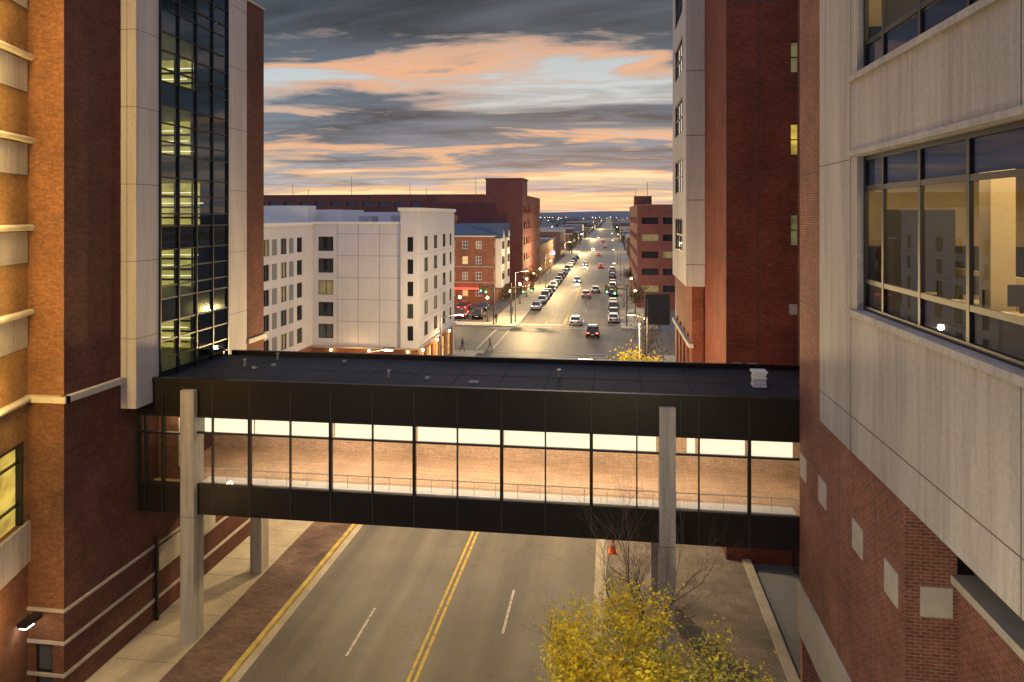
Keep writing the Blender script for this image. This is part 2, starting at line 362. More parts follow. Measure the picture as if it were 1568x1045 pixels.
for k in range(4): g.box('roof_vent',M['wpaint'],5.45+(.02*(k%2)),5.95-(.02*(k%2)),28.5,29.0,10.36+k*.15,10.36+k*.15+.10)
g.box('roof_vent',M['wpaint'],5.52,5.88,28.56,28.94,10.3,10.92); g.box('roof_vent',M['wpaint'],5.42,5.98,28.46,29.04,10.9,10.97)
for k in range(7):
    light(g,'AREA',(-14.4+k*3.34,29.2,9.0),(80,130,122,130,122,98,52)[k],(1,.82,.57),2.6,sy=1.2,name='corridor_light')
light(g,'AREA',(-17.8,27.0,9.0),26,(1,.75,.5),.8,name='corridor_light')
g.done()

# ------------------------------------------------------------------ left building
g=G('left_office_building')
H=28.0; bL=M['brickL']
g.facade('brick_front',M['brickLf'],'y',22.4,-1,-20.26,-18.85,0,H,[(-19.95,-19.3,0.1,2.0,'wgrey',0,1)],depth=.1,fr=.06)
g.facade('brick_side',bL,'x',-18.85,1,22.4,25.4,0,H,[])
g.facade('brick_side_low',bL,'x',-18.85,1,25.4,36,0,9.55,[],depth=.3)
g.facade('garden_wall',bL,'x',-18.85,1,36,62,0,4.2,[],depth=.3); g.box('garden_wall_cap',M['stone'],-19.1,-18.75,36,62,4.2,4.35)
g.box('stone_bands',M['stone'],-18.86,-18.79,22.4,60,3.18,3.28); g.box('stone_bands',M['stone'],-18.86,-18.79,22.4,60,2.05,2.15); g.box('stone_bands',M['stone'],-18.86,-18.79,22.4,60,.92,1.04)
for z in (3.18,2.05,.92): g.box('stone_bands',M['stone'],-20.3,-18.8,22.34,22.41,z,z+.105)
for y in (27.3,30.1,36.0,41.0):
    g.box('screen_posts',M['frame'],-18.8,-18.68,y,y+.12,0.1,3.6)
    g.box('screen_panel',M['stone'],-18.8,-18.74,y+.16,y+1.7,2.2,3.1)
g.box('cornice',M['stone'],-18.9,-18.62,22.25,25.25,10.5,10.72); g.box('cornice',M['stone'],-20.3,-18.62,22.18,22.42,10.501,10.72)
g.box('cornice',M['stone'],-18.4,-18.1,33.8,35.7,10.5,10.72)
a=Vector((-20.26,22.4)); d=Vector((.309,-.951))
def ang(p,m,t0,t1,z0,z1,o0,o1):
    n=Vector((.951,.309))
    q=[a+d*t0+n*o0,a+d*t1+n*o0,a+d*t1+n*o1,a+d*t0+n*o1]
    c=[(*k,z0) for k in q]+[(*k,z1) for k in q]
    for f in ((3,2,1,0),(4,5,6,7),(0,1,5,4),(1,2,6,5),(2,3,7,6),(3,0,4,7)): g.poly(p,m,[c[i] for i in f])
bLit=M['brickO']
ang('brick_angled_low',M['brickLf'],0,5,0,6.3,-.3,0); ang('brick_angled',bLit,0,5,9.15,H,-.3,0); ang('brick_angled',bLit,0,.35,6.3,9.15,-.3,0)
ang('lit_window',M['wyel'],.35,5,6.3,9.15,-.25,-.2); ang('lit_window_frame',M['frame'],.35,5,7.0,7.06,-.2,-.1); ang('lit_window_frame',M['frame'],.35,.42,6.3,9.15,-.2,.02); ang('lit_window_frame',M['frame'],.35,5,8.45,8.51,-.2,-.1); ang('lit_window_frame',M['frame'],.35,5,9.1,9.17,-.2,.04)
ang('window_sill_panel',M['conc'],0.0,5,4.9,6.3,.0,.12)
for z in (10.6,13.6,16.55,19.6,22.5,25.4):
    ang('ledges',M['stone'],-.05,5,z-.07,z+.1,0,.22)
    n=Vector((.951,.309)); q=a+d*-.1+n*.16; q2=a+d*5+n*.16
    g.tube('ledge_tubes',M['stone'],(*q,z+.02),(*q2,z+.02),.11,n=10)
    if z>12:
        ang('panels',M['conc'],.12,5,z-1.2,z-.12,.0,.06)
        ang('panels_shadow_gap',M['joint'],.10,5,z-1.23,z-1.2,.0,.05)
    g.box('wall_washer',M['frame'],-18.95,-18.75,18.9,19.3,z+.25,z+.35)
    light(g,'POINT',(-18.75,19.5,z+.6),430,(1,.62,.14),.15,name='wall_washer_light')
light(g,'POINT',(-18.4,20.2,3.9),160,(1,.6,.22),.15,name='wall_lamp_light')
light(g,'POINT',(-18.2,34.5,4.6),220,(1,.66,.28),.15,name='wall_lamp_light')
g.box('wall_lamp',M['frame'],-18.85,-18.1,34.4,34.6,4.7,4.78)
g.box('wall_lamp',M['frame'],-19.95,-19.6,21.6,22.3,3.0,3.15); g.box('wall_lamp_bulb',M['lampc'],-19.9,-19.65,21.65,22.0,2.93,2.99)
cL=M['concL']
g.box('pier_front',cL,-18.95,-18.2,25.3,26.7,9.5,H)
g.box('pier_back',cL,-20.9,-18.2,31.95,33.75,9.5,H)
g.box('bay_brick',bL,-30,-18.26,33.75,35.65,9.5,H-.1); g.box('bay_parapet',M['stone'],-30,-18.22,33.76,35.69,H-.1,H)
for z in (12.2,15.2,18.2,21.2,24.2,27.2):
    g.box('pier_joints',M['joint'],-18.953,-18.197,25.297,26.7,z,z+.02); g.box('pier_joints',M['joint'],-18.9,-18.197,31.96,33.753,z,z+.02)
g.box('pier_joints',M['joint'],-18.6,-18.58,25.296,25.3,9.5,H)
g.box('bay_soffit',M['greyp'],-22.6,-18.25,26.7,31.95,9.5,9.7)
fl=[10.6+2.98*k for k in range(6)]
XB=-22.6
for i,z in enumerate(fl):
    g.box('floor_slabs',M['frame'],XB,-18.24,26.7,31.95,z-1.0,z-.02)
    top=z+2.98-1.0
    lit=M['yellowroom'] if i<5 else M['darkroom']  # walls below the top floor are self-lit by emission
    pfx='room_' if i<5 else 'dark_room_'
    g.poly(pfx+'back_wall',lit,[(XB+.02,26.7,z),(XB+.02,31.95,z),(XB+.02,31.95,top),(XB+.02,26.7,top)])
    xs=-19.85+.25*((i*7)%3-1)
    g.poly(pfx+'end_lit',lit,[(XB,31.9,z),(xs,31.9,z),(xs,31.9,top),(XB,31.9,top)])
    g.poly('room_end_wall',M['darkroom'],[(xs,31.9,z),(-18.3,31.9,z),(-18.3,31.9,top),(xs,31.9,top)])
    for k in range(3 if i<5 else 0):
        zz=z+.4+k*.5
        g.box('room_shelves',M['frame'],XB+.1,xs+.5,31.7,31.85,zz-.12,zz-.03)
        g.box('room_light_rails',M['fixture'],XB+.3+.5*((i+k)%2),xs+.3-.3*((i+k)%3),31.66,31.7,zz+.1,zz+.14)
    for kx in (-21.6,-20.7,-19.8): g.box('room_posts',M['frame'],kx,kx+.07,31.5,31.56,z,top)
    for zz in (z-.02,z+.5,z+1.25,top+.02): g.box('curtain_transoms',M['frame'],-18.27,-18.16,26.7,31.95,zz-.03,zz+.03)
    g.poly('spandrel_glass_b' if i>3 else 'spandrel_glass',M['wblue'] if i>3 else M['wdark'],[(-18.22,26.7,z-.97),(-18.22,31.95,z-.97),(-18.22,31.95,z-.04),(-18.22,26.7,z-.04)])
    if i>3: g.poly('shaded_panes',M['wblue'],[(-18.235,29.3,z),(-18.235,31.9,z),(-18.235,31.9,top),(-18.235,29.3,top)])  # blue sheets behind the far half of the upper panes
g.poly('curtain_glass',M['glassC'],[(-18.215,26.7,9.6),(-18.215,31.95,9.6),(-18.215,31.95,H),(-18.215,26.7,H)])
for y in (26.75,28.0,29.3,30.6,31.9): g.box('curtain_mullions',M['frame'],-18.28,-18.13,y-.035,y+.035,9.6,H)
g.box('roof',M['roof'],-40,-18.3,22.5,35.6,H-.2,H-.05)
g.box('back_mass',bL,-40,XB-.05,26,35.6,0,H-.3)
g.done()

# ------------------------------------------------------------------ right foreground building
g=G('right_office_building'); H=30
bR=M['brickR']; cc=M['conc']
g.facade('brick_strip',bR,'x',6.6,-1,23.3,26.28,4.1,H,[])
g.facade('brick_lower',bR,'x',6.6,-1,17.2,23.3,4.1,10.6,[])
g.facade('brick_return',bR,'y',17.2,-1,6.6,7.7,0,10.6,[])
g.box('brick_end',bR,6.62,8.9,26.0,26.27,0,H)
g.box('base_band',M['stone'],6.52,6.9,17.15,26.3,2.4,4.1)
g.box('ground_floor_wall',M['wdark'],8.7,8.8,5,36,0,4)
g.box('floor_soffit',M['greyp'],6.9,8.7,17.3,26,2.9,3.0)
for y in (25.75,23.5,20.3,17.98): g.box('stone_tiles',M['stone'],6.575,6.65,y-.4,y+.4,7.88,8.68)
g.box('stone_tiles',M['stone'],6.92,7.6,17.175,17.25,7.95,8.62)
for y in (21.9,19.0,24.6): g.box('movement_joints',M['joint'],6.596,6.61,y-.012,y+.012,4.1,10.6)
g.facade('brick_low_bay',bR,'x',7.7,-1,0,17.2,0,8.75,[])
g.box('low_bay_cap',M['stone'],7.55,8.1,-2,17.18,8.76,8.95)
g.box('recess_wall',M['wdark'],8.6,8.7,-2,17.2,8.9,10.6)
g.box('recess_floor',M['greyp'],7.75,8.6,-2,17.19,8.6,8.7)
mull=[18.6,16.5,14.38,12.3,10.2,8.1,6,3.9,1.8]
g.facade('precast_wall',cc,'x',6.45,-1,-3,23.3,10.6,H,[(-2,19.9,14.5,18.55,'glassO',mull,[15.27,17.7]),(-2,19.9,20.75,24.8,'glassO',mull,[21.5,23.95]),(-2,19.9,27,29.5,'wdark',mull,[])],depth=.22,fr=.12)
g.poly('precast_edge',cc,[(6.45,23.3,10.6),(6.6,23.3,10.6),(6.6,23.3,H),(6.45,23.3,H)])
g.poly('precast_soffit',cc,[(6.45,-3,10.6),(6.45,23.3,10.6),(8.7,23.3,10.6),(8.7,-3,10.6)])
for z in (14.32,20.58): g.box('sills',M['conc'],6.34,6.47,-3,20.35,z,z+.16)
for z in (18.58,24.85): g.box('head_ledges',M['conc'],6.36,6.47,-3,20.35,z,z+.14)
for z in (18.5,11.55): g.box('precast_joints',M['joint'],6.446,6.46,20.4,23.32,z,z+.025)
g.box('precast_joints',M['joint'],6.446,6.46,-3,20.4,11.55,11.575)
for y in (20.4,): g.box('precast_joints',M['joint'],6.446,6.46,y-.012,y+.012,10.6,H)
for y in (12.3,8.1): g.box('precast_joints',M['joint'],6.444,6.46,y-.01,y+.01,10.6,14.3); g.box('precast_joints',M['joint'],6.444,6.46,y-.01,y+.01,18.75,20.55)
for z in (14.0,18.4,22.6,26.6): g.box('brick_joints',M['joint'],6.595,6.61,23.32,26.28,z,z+.03)
for z0_,z1_ in ((17.78,18.5),(20.85,21.42)):
    g.poly('upper_roller_shade',M['shade'],[(6.70,-2,z0_),(6.70,19.8,z0_),(6.70,19.8,z1_),(6.70,-2,z1_)])  # sheet added behind the glass to paint in its reflective blue
g.poly('lower_back_panel',M['chair'],[(6.70,-2,14.6),(6.70,19.8,14.6),(6.70,19.8,15.2),(6.70,-2,15.2)])
for fz,cz in ((14.2,18.45),(20.5,24.9)):
    g.box('office_floor',M['carpetO'],6.8,16,-3,22,fz-.1,fz); g.box('office_ceiling',M['ceil'],6.8,16,-3,22,cz,cz+.1)
    g.box('office_back_wall',M['wallcream'],12,12.1,-3,22,fz,cz); g.box('office_end_wall',M['desk'],6.8,16,22.5,22.6,fz,cz)
    for yy in (14.8,17.6,20.4):
        g.box('office_door',M['desk'],11.93,12,yy,yy+.95,fz,fz+2.1); g.box('wall_picture',M['chair'],11.95,12,yy+1.3,yy+2.0,fz+1.4,fz+2.0)
    g.box('cabinets',M['chair'],7.2,11.5,21.6,22.4,fz,fz+1.9); g.box('dark_partition',M['chair'],7.3,9.0,20.2,20.28,fz,cz-1.3); g.box('office_column',M['desk'],8.2,8.7,16.8,17.3,fz,cz)
    for yy in (8.0,11.0,14.0,17.0,20):
        for xx in (8.2,10.6):
            g.box('ceiling_lights',M['fixture'],xx-.5,xx+.5,yy-.15,yy+.15,cz-.05,cz-.02)
    light(g,'AREA',(9.5,15,cz-.1),620,(1,.78,.40),4.5,sy=9,name='office_light')
    for k in range(6):
        y=9+k*2.2
        g.box('desks',M['desk'],7.6,9.2,y,y+.8,fz+.72,fz+.76); g.box('desks',M['desk'],7.65,7.7,y,y+.8,fz,fz+.72); g.box('desks',M['desk'],9.1,9.15,y,y+.8,fz,fz+.72)
        g.box('monitors',M['chair'],8.2,8.75,y+.5,y+.54,fz+.9,fz+1.35); g.box('monitors',M['chair'],8.44,8.5,y+.5,y+.56,fz+.76,fz+.9)
        g.box('desk_papers',M['wpaint'],7.8,8.1,y+.15,y+.45,fz+.762,fz+.80)
        g.box('partitions',M['wallcream'],9.4,9.45,y-.6,y+1.4,fz,fz+1.35)
        cx,cy=8.4,y-.45
        g.box('chairs',M['chair'],cx-.25,cx+.25,cy-.25,cy+.25,fz+.45,fz+.53); g.box('chairs',M['chair'],cx-.23,cx+.23,cy-.3,cy-.24,fz+.55,fz+1.15)
        g.tube('chairs',M['chair'],(cx,cy,fz+.06),(cx,cy,fz+.46),.03)
        for q in range(5):
            an=q*1.257; g.tube('chairs',M['chair'],(cx,cy,fz+.1),(cx+.3*math.cos(an),cy+.3*math.sin(an),fz+.04),.02)
g.box('side_mass',bR,8.9,20,26.28,35.9,0,H)
g.box('roof',M['roof'],6.6,20,-3,26,H,H+.1); g.box('back_side',bR,16.05,16.2,-3,26,0,H)
g.done()

# ------------------------------------------------------------------ brick tower behind
g=G('brick_tower_building'); H=34; bT=M['brickT']
ops=[(8.62,9.3,z,z+1.55,'wyel' if k%2 else 'wdim',0,1) for k,z in enumerate((15.5,19.9,23.9,28))]
g.facade('brick_front',bT,'y',36.0,-1,5.6,14,0,H,ops,depth=.2)
g.facade('brick_street_side',bT,'x',5.6,-1,36.0,44,0,H,[])
for z in (6.5,10.7,14.9,19.1,23.3,27.4): g.box('course_joints',M['joint'],5.594,14,35.99,36.02,z,z+.035); g.box('course_joints',M['joint'],5.59,5.61,36.03,44,z,z+.035)
g.box('downpipe',M['joint'],7.05,7.08,35.97,36.0,9,H); 
for k,x in enumerate((5.9,6.6)): g.box('base_blocks',M['stone'],x,x+.45,35.93,36.1,9.2,9.8)
g.box('sill_block',M['stone'],8.55,9.2,35.9,36.1,12.2,12.7)
wx=4.5
g.facade('white_front',M['concL'],'y',44,-1,wx,5.6,12.7,H,[])
ops=[(46.2,51.6,z,z+2.2,'wblue',3,1) for z in (14.6,18.5,22.4,26.3,30)]
g.facade('white_street_side',M['concL'],'x',wx,-1,44,53.4,12.7,H,ops,depth=.12,fr=.08)
for z in (14.0,17.9,21.8,25.7): g.box('white_joints',M['joint'],wx-.004,5.598,43.994,44.01,z,z+.04)
g.poly('white_soffit',M['concL'],[(wx,44,12.7),(5.6,44,12.7),(5.6,53.4,12.7),(wx,53.4,12.7)])
g.facade('low_front',bT,'y',44.6,-1,4.9,5.6,0,12.7,[])
g.facade('low_side',bT,'x',4.9,-1,44.6,56,0,12.7,[(46+2.4*k,47.4+2.4*k,2.5,9.5,'wdark',0,3) for k in range(4)],depth=.2)
g.box('low_parapet',M['stone'],4.7,5.0,44.5,56,8.9,9.15); g.box('low_base',M['stone'],4.8,4.95,44.5,56,0,1)
g.box('far_side',bT,4.9,14,53.42,53.6,0,H)
g.done()

# ------------------------------------------------------------------ hotel
g=G('hotel_building'); W=M['white']
rows=[4.6,6.8,9.0,11.2,13.4]
def wr(u0,u1):
    o=[]
    for z in rows: o.append((u0,u1,z,z+1.45,random.choice(['wdark','wdark','wgrey','wdim']),1,0))
    return o
g.facade('camera_wall',W,'y',68.6,-1,-29.9,-20.6,3.9,16.1,wr(-29.3,-27.7),depth=.15)
g.facade('corner_front',W,'y',68.2,-1,-20.6,-18.9,3.9,17.4,wr(-19.9,-19.3),depth=.15)
g.poly('corner_return',W,[(-20.6,68.2,3.9),(-20.6,72,3.9),(-20.6,72,17.4),(-20.6,68.2,17.4)])
g.facade('street_wall',W,'x',-18.9,1,68.2,85,3.9,17.4,wr(71,72.6)+wr(75,76.6)+wr(79,80.6)+wr(82.5,83.6),depth=.15)
g.box('corner_coping',M['wpaint'],-20.8,-18.7,68.0,85.1,17.4,17.75)
g.facade('wing_wall',W,'x',-29.9,1,50,68.6,3.9,16.0,wr(54.6,55.8)+wr(58.2,59.4)+wr(61.6,62.8)+wr(65.0,66.2),depth=.15)
g.box('coping',M['wpaint'],-30.1,-20.6,68.45,68.8,16.1,16.35); g.box('coping',M['wpaint'],-30.1,-29.75,49.9,68.44,16.0,16.3)
g.box('roof_slab',M['far3'],-50,-18.95,68.7,85,15.6,15.9); g.box('roof_slab',M['far3'],-50,-30,50,68.7,15.6,15.85)
g.box('roof_box',M['wpaint'],-42,-28.6,73,80,15.8,17.6); g.box('roof_box',M['wpaint'],-36,-31,70,72,15.8,18.0)
g.box('roof_units',M['metal'],-27,-25.5,74,76,15.8,16.9); g.box('roof_units',M['metal'],-24,-22.9,76,77,15.8,17.0)
for z in rows: g.box('panel_joints',M['greyp'],-27.3,-20.62,68.594,68.61,z+1.72,z+1.76)
for x in (-27.3,-25.1,-22.9,-20.75): g.box('panel_joints',M['greyp'],x,x+.04,68.592,68.61,3.9,16.1)
for z in rows: g.box('panel_joints',M['greyp'],-18.91,-18.895,68.2,85,z-.32,z-.29)
for yy in (56.3,59.9,63.3): 
    for z in rows: g.box('grey_infill',M['greyp'],-29.91,-29.88,yy+.0,yy+.9,z,z+1.45)
g.box('base_cornice',M['stone'],-30,-18.7,68.3-.3,85.2,3.75,3.9-.005)
g.facade('base_front',M['brickA'],'y',69.0,-1,-29.9,-19.1,0,3.75,[(-29+2.1*k,-27.4+2.1*k,.3,3.1,'wlit' if k!=2 else 'wdim',1,0) for k in range(4)],depth=.2)
g.facade('base_side',M['brickA'],'x',-19.1,1,69.0,85,0,3.75,[(70+3*k,72.2+3*k,.3,3.1,'wlit',1,0) for k in range(5)],depth=.2)
g.facade('base_wing',M['brickA'],'x',-29.95,1,50,69.0,0,3.9,[(52+3*k,54+3*k,.3,3.1,'wdark',1,0) for k in range(5)],depth=.2)
g.poly('end_wall',W,[(-50,49.95,0),(-29.9,49.95,0),(-29.9,49.95,16),(-50,49.95,16)]); g.poly('far_wall',W,[(-50,85,0),(-18.9,85,0),(-18.9,85,17.4),(-50,85,17.4)])
for x in (-28,-24,-20): g.ball('entry_lights',M['lampw'],(x,68.7,3.4),.13)
for y in (70,76,82): g.ball('entry_lights',M['lampw'],(-18.8,y,3.4),.15)
light(g,'POINT',(-17.6,76,3.2),400,(1,.6,.25),.3); light(g,'POINT',(-25,66.5,3.2),200,(1,.6,.25),.3)
g.done()

# ------------------------------------------------------------------ far left: garage block, apartments
g=G('brick_parking_garage'); bG=M['brickG']
ops=[]
for k in range(14):
    for z in (18.9,15.6,12.3): ops.append((-92+k*3.7,-89.2+k*3.7,z,z+1.2,'wdark',0,0))
g.facade('south_wall',bG,'y',153,-1,-95,-18.9,0,21.5,ops,depth=.4,fr=0)
g.box('stair_block',bG,-27,-18.92,153.02,162,21.4,24.8); g.box('stair_cap',M['brickG'],-27.2,-18.7,152.9,162.2,24.8,25.1)
g.box('parapet_cap',M['far1'],-95,-27.2,152.85,153.3,21.5,21.62)
ops=[(155+4.4*k,157.6+4.4*k,z,z+1.6,'wgrey' if (k+int(z))%3 else 'wlit',1,0) for k in range(8) for z in (3.5,7,10.5,14,17.5,)]
g.facade('street_wall',bG,'x',-18.9,1,153,191,0,21.5,ops,depth=.3)
g.box('roof',M['roof'],-95,-19,153.2,191,20.8,21.0)
for x,hh in ((-77,24.5),(-73,23.4),(-62,26.5),(-47.5,24.8),(-43.5,23.3),(-31.5,26)):
    g.tube('deck_masts',M['pole'],(x,165,21),(x,165,hh),.06,.04)
g.done()
g=G('apartment_building'); bA=M['brickA']
ops=[(x,x+1.1,z,z+1.5,random.choice(['wgrey','wlit','wdim','wgrey']),1,1) for x in (-33,-30.5,-28,-25.4) for z in (1.6,4.7,7.7,10.6)]
g.facade('front_wall',bA,'y',133,-1,-36,-22.1,0,12.9,ops,depth=.15,fm='wpaint',fr=.1)
g.facade('street_wall',bA,'x',-22.1,1,133,150,0,12.9,[(y,y+1.2,z,z+1.5,'wgrey',1,1) for y in (134.5,138.5,142.5,146) for z in (1.6,4.7,7.7,10.6)],depth=.15,fm='wpaint',fr=.1)
g.box('bay',M['wpaint'],-22.1,-20.9,136,140,3,12.5); g.box('bay',M['wpaint'],-22.1,-20.9,143.5,147,3,12.5)
for z in (4.5,7.5,10.4): g.box('bay_windows',M['wgrey'],-20.9,-20.86,136.5,139.5,z,z+1.5); g.box('bay_windows',M['wgrey'],-20.9,-20.86,144,146.5,z,z+1.5)
for z in (4.3,7.3): g.box('string_course',M['stone'],-36,-22.05,132.92,133.05,z-.15,z)
g.box('eaves',M['wpaint'],-36.3,-21.8,132.6,150.2,12.9,13.15)
A=[(-36.5,132.4,13.15),(-21.6,132.4,13.15),(-21.6,150.4,13.15),(-36.5,150.4,13.15)]; r1=(-29.5,138,15.4); r2=(-29.5,145,15.4)
g.poly('roof',M['roofblue'],[A[0],A[1],r1]); g.poly('roof',M['roofblue'],[A[1],A[2],r2,r1]); g.poly('roof',M['roofblue'],[A[2],A[3],r2]); g.poly('roof',M['roofblue'],[A[3],A[0],r1,r2])
for y in (138,145.2):
    g.poly('gables',M['wpaint'],[(-20.85,y-2.2,12.7),(-20.85,y+2.2,12.7),(-20.85,y,15.2)])
    g.poly('roof',M['roofblue'],[(-20.6,y-2.5,12.6),(-20.6,y,15.4),(-28,y,15.4),(-28,y-2.5,12.6)]); g.poly('roof',M['roofblue'],[(-20.6,y+2.5,12.6),(-20.6,y,15.4),(-28,y,15.4),(-28,y+2.5,12.6)])
g.box('chimney',bA,-31.5,-30.6,140,141,14,17)
g.box('awning',M['reds'],-35,-24,131.6,132.9,3.0,3.25)
g.done()
g=G('corner_shops')
g.facade('shop_front',M['brickA'],'x',-19.3,1,191.5,240,0,9,[(193+5*k,196.5+5*k,.6,3.2,'wlit',1,0) for k in range(9)]+[(193.5+5*k,195+5*k,5,6.8,'wgrey',0,1) for k in range(9)],depth=.2)
g.poly('shop_end',M['brickA'],[(-19.3,191.5,0),(-40,191.5,0),(-40,191.5,9),(-19.3,191.5,9)]); g.box('shop_roof',M['roof'],-40,-19.3,191.5,240,8.8,8.95)
g.ball('neon',M['purp'],(-19,236,4.5),.7,6)
g.done()

# ------------------------------------------------------------------ far right garage
g=G('brick_car_park')
ops=[(x,x+3.0,z,z+1.2,'wdark' if (k+j)%3 else 'wdim',0,0) for j,x in enumerate((5.6,9.4,13.2,17)) for k,z in enumerate((3,6.1,9.2,12.3,15.4))]
g.facade('front',bG,'y',132,-1,4.8,32,0,18.8,ops,depth=.5,fr=0)
g.facade('street_side',bG,'x',4.8,-1,132,186,0,18.8,[(134+5.2*k,137.6+5.2*k,z,z+1.2,'wdark',0,0) for k in range(10) for z in (3,6.1,9.2,12.3,15.4)],depth=.5,fr=0)
g.box('cap',M['far2'],4.7,32,131.9,132.3,18.8,19.0); g.box('cap',M['far2'],4.7,5.1,132.31,186,18.8,19.0)
g.box('stair_tower',bG,4.9,8.4,150,156,18.7,21); g.box('roof',M['roof'],4.9,32,132.2,186,18.3,18.5)
for x,y in ((7,140),(6,175)): g.tube('roof_masts',M['pole'],(x,y,18),(x,y,23.5),.07,.04)
g.done()

# ------------------------------------------------------------------ distant town
rr=random.Random(3)
for side in (-1,1):
    y=250 if side<0 else 195
    while y<1500:
        L=rr.uniform(14,34); x=(-19-rr.uniform(0,3)) if side<0 else (6+rr.uniform(0,3)); w=rr.uniform(12,30); h=rr.uniform(4,11)
        if side>0 and y<300: h=rr.uniform(7,12)
        g=G('town_building'); m=M[rr.choice(['far1','far2','far3','far2'])]
        xa,xb=(x-w,x) if side<0 else (x,x+w)
        g.box('walls',m,xa,xb,y,y+L,0,h); g.box('parapet',M['stone'],xa-.15,xb+.15,y-.15,y+L+.15,h,h+.3)
        for j in range(int(L/4)):
            yy=y+1.5+j*4; xx=x
            for z in ([1.2]+([4.6] if h>7 else [])):
                mm=M['wlit'] if (rr.random()<.45 and z<2) else M['wgrey']
                g.box('windows_'+mm.name,mm,xx-.05,xx+.05,yy,yy+2,z,z+1.6)
        for j in range(int(w/4)):
            for z in ([1.2]+([4.6] if h>7 else [])):
                g.box('windows_front',M['wgrey'],xa+1+j*4,xa+3+j*4,y-.04,y+.04,z,z+1.6)
        g.done(); y+=L+rr.uniform(4,20)
g=G('distant_town')
for i in range(420):
    y=rr.uniform(260,3800); x=rr.uniform(-1,1)*(.75*y+50)-20
    if -55<x<45: continue
    w=rr.uniform(8,30); L=rr.uniform(8,30); h=rr.uniform(3,9)+(6 if rr.random()<.1 else 0)
    mm=rr.choice(['far1','far2','far3']); g.box('blocks_'+mm,M[mm],x,x+w,y,y+L,0,h)
for i in range(200):
    y=rr.uniform(260,3500); x=rr.uniform(-1,1)*(.4*y+40)-7; z=rr.uniform(5,10); r=.1+y*.00022
    g.ball('town_lights' if i%3 else 'town_lights_white',M['lampw'] if i%3 else M['lampc'],(x,y,z),r,6)
g.done()
def treemass(name,n,ymin,ymax,xf,mats,cl=26,sz=1.0,excl=(-21,8)):
    g=G(name)
    for i in range(n):
        y=rr.uniform(ymin,ymax); x=xf(y)
        if excl[0]<x<excl[1]: continue
        h=rr.uniform(6,11); 
        g.tube('trunks',M['bark'],(x,y,0),(x,y,h*.6),.25,.1,5)
        m=rr.choice(mats)
        for j in range(cl):
            c=Vector((x,y,h*.65))+Vector((rr.gauss(0,1.7),rr.gauss(0,1.7),rr.gauss(0,1.5)))
            s_=rr.uniform(.4,1.1)*sz
            a1=Vector((rr.gauss(0,1),rr.gauss(0,1),rr.gauss(0,1))).normalized()*s_; b1=a1.orthogonal().normalized()*s_*.8
            g.poly('foliage_'+m,M[m],[c-a1,c-b1*.8,c+a1*.9,c+b1])
    g.done()
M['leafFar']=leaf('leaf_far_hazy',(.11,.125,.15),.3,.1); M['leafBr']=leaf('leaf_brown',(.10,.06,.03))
treemass('distant_trees',800,600,3800,lambda y:rr.uniform(-1,1)*(.7*y)-20,['leafFar'],14,2.2)
treemass('street_tree_row',20,240,800,lambda y:rr.choice([-17.6,5.2,6])+rr.uniform(-.5,.5),['leafD','leafBr','leafD'],30,.7,excl=(-15,3))
g=G('hills')
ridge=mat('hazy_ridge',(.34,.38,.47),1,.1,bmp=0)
for lay,(yy,hh,cx) in enumerate(((6500,30,0),(9000,55,1))):
    x=-7500; prev=None
    while x<7500:
        z=17+hh*(.45+.35*math.sin(x/1300+cx*2)+.2*math.sin(x/410+cx))
        if prev: g.poly('ridge_%d'%lay,ridge,[(prev[0],yy,-5),(x,yy,-5),(x,yy,z),(prev[0],yy,prev[1])])
        prev=(x,z); x+=150
g.done()

# ------------------------------------------------------------------ street furniture
def street_lamp(x,y,h=8,arm=1.6,dirx=1,power=900,col=(1,.70,.32),globe=False):
    g=G('street_lamp',(x,y,0))
    g.tube('base',M['pole'],(0,0,0),(0,0,.5),.16,.13); g.tube('pole',M['pole'],(0,0,.5),(0,0,h),.085,.05)
    if globe:
        g.ball('globe',M['lampw'],(0,0,h+.25),.24); g.tube('cap',M['pole'],(0,0,h),(0,0,h+.06),.14); lx,lz=0,h+.55
    else:
        g.tube('arm',M['pole'],(0,0,h-.1),(dirx*arm,0,h+.25),.04,.03); g.box('head',M['pole'],dirx*arm-.3,dirx*arm+.3,-.13,.13,h+.2,h+.32)
        g.box('lens',M['lampw'],dirx*arm-.24,dirx*arm+.24,-.1,.1,h+.13,h+.199); lx,lz=dirx*arm,h-.1
    g.done()
    if power: light(g,'POINT',(lx,0,lz),power,col,.2)
street_lamp(-14.6,11.5,9,2.0,1,350); street_lamp(1.4,8.5,9,.8,-1,1800,(1,.82,.45))
street_lamp(.7,39,9,2.2,-1,3900); street_lamp(-14.6,40,9,1.8,1,4600)
street_lamp(3.2,64,8,1.5,-1,3400); street_lamp(-15,62,8,1.8,1,3400)
for y in (112,165,235,330,520,900):
    street_lamp(-15.0,y,8,1.8,1,9500+y*32); street_lamp(2.4,y+20,8,1.8,-1,0)
for i,(x,y) in enumerate(((-19.5,112),(-24,112),(-17.2,122),(-17.2,135),(-17.2,146),(-17.2,160),(-17.2,174),(4.4,92),(-17.2,205),(4.2,125),(4.2,150))):
    street_lamp(x,y,3.6,power=1000 if i in(1,3,7,9) else 0,globe=True)
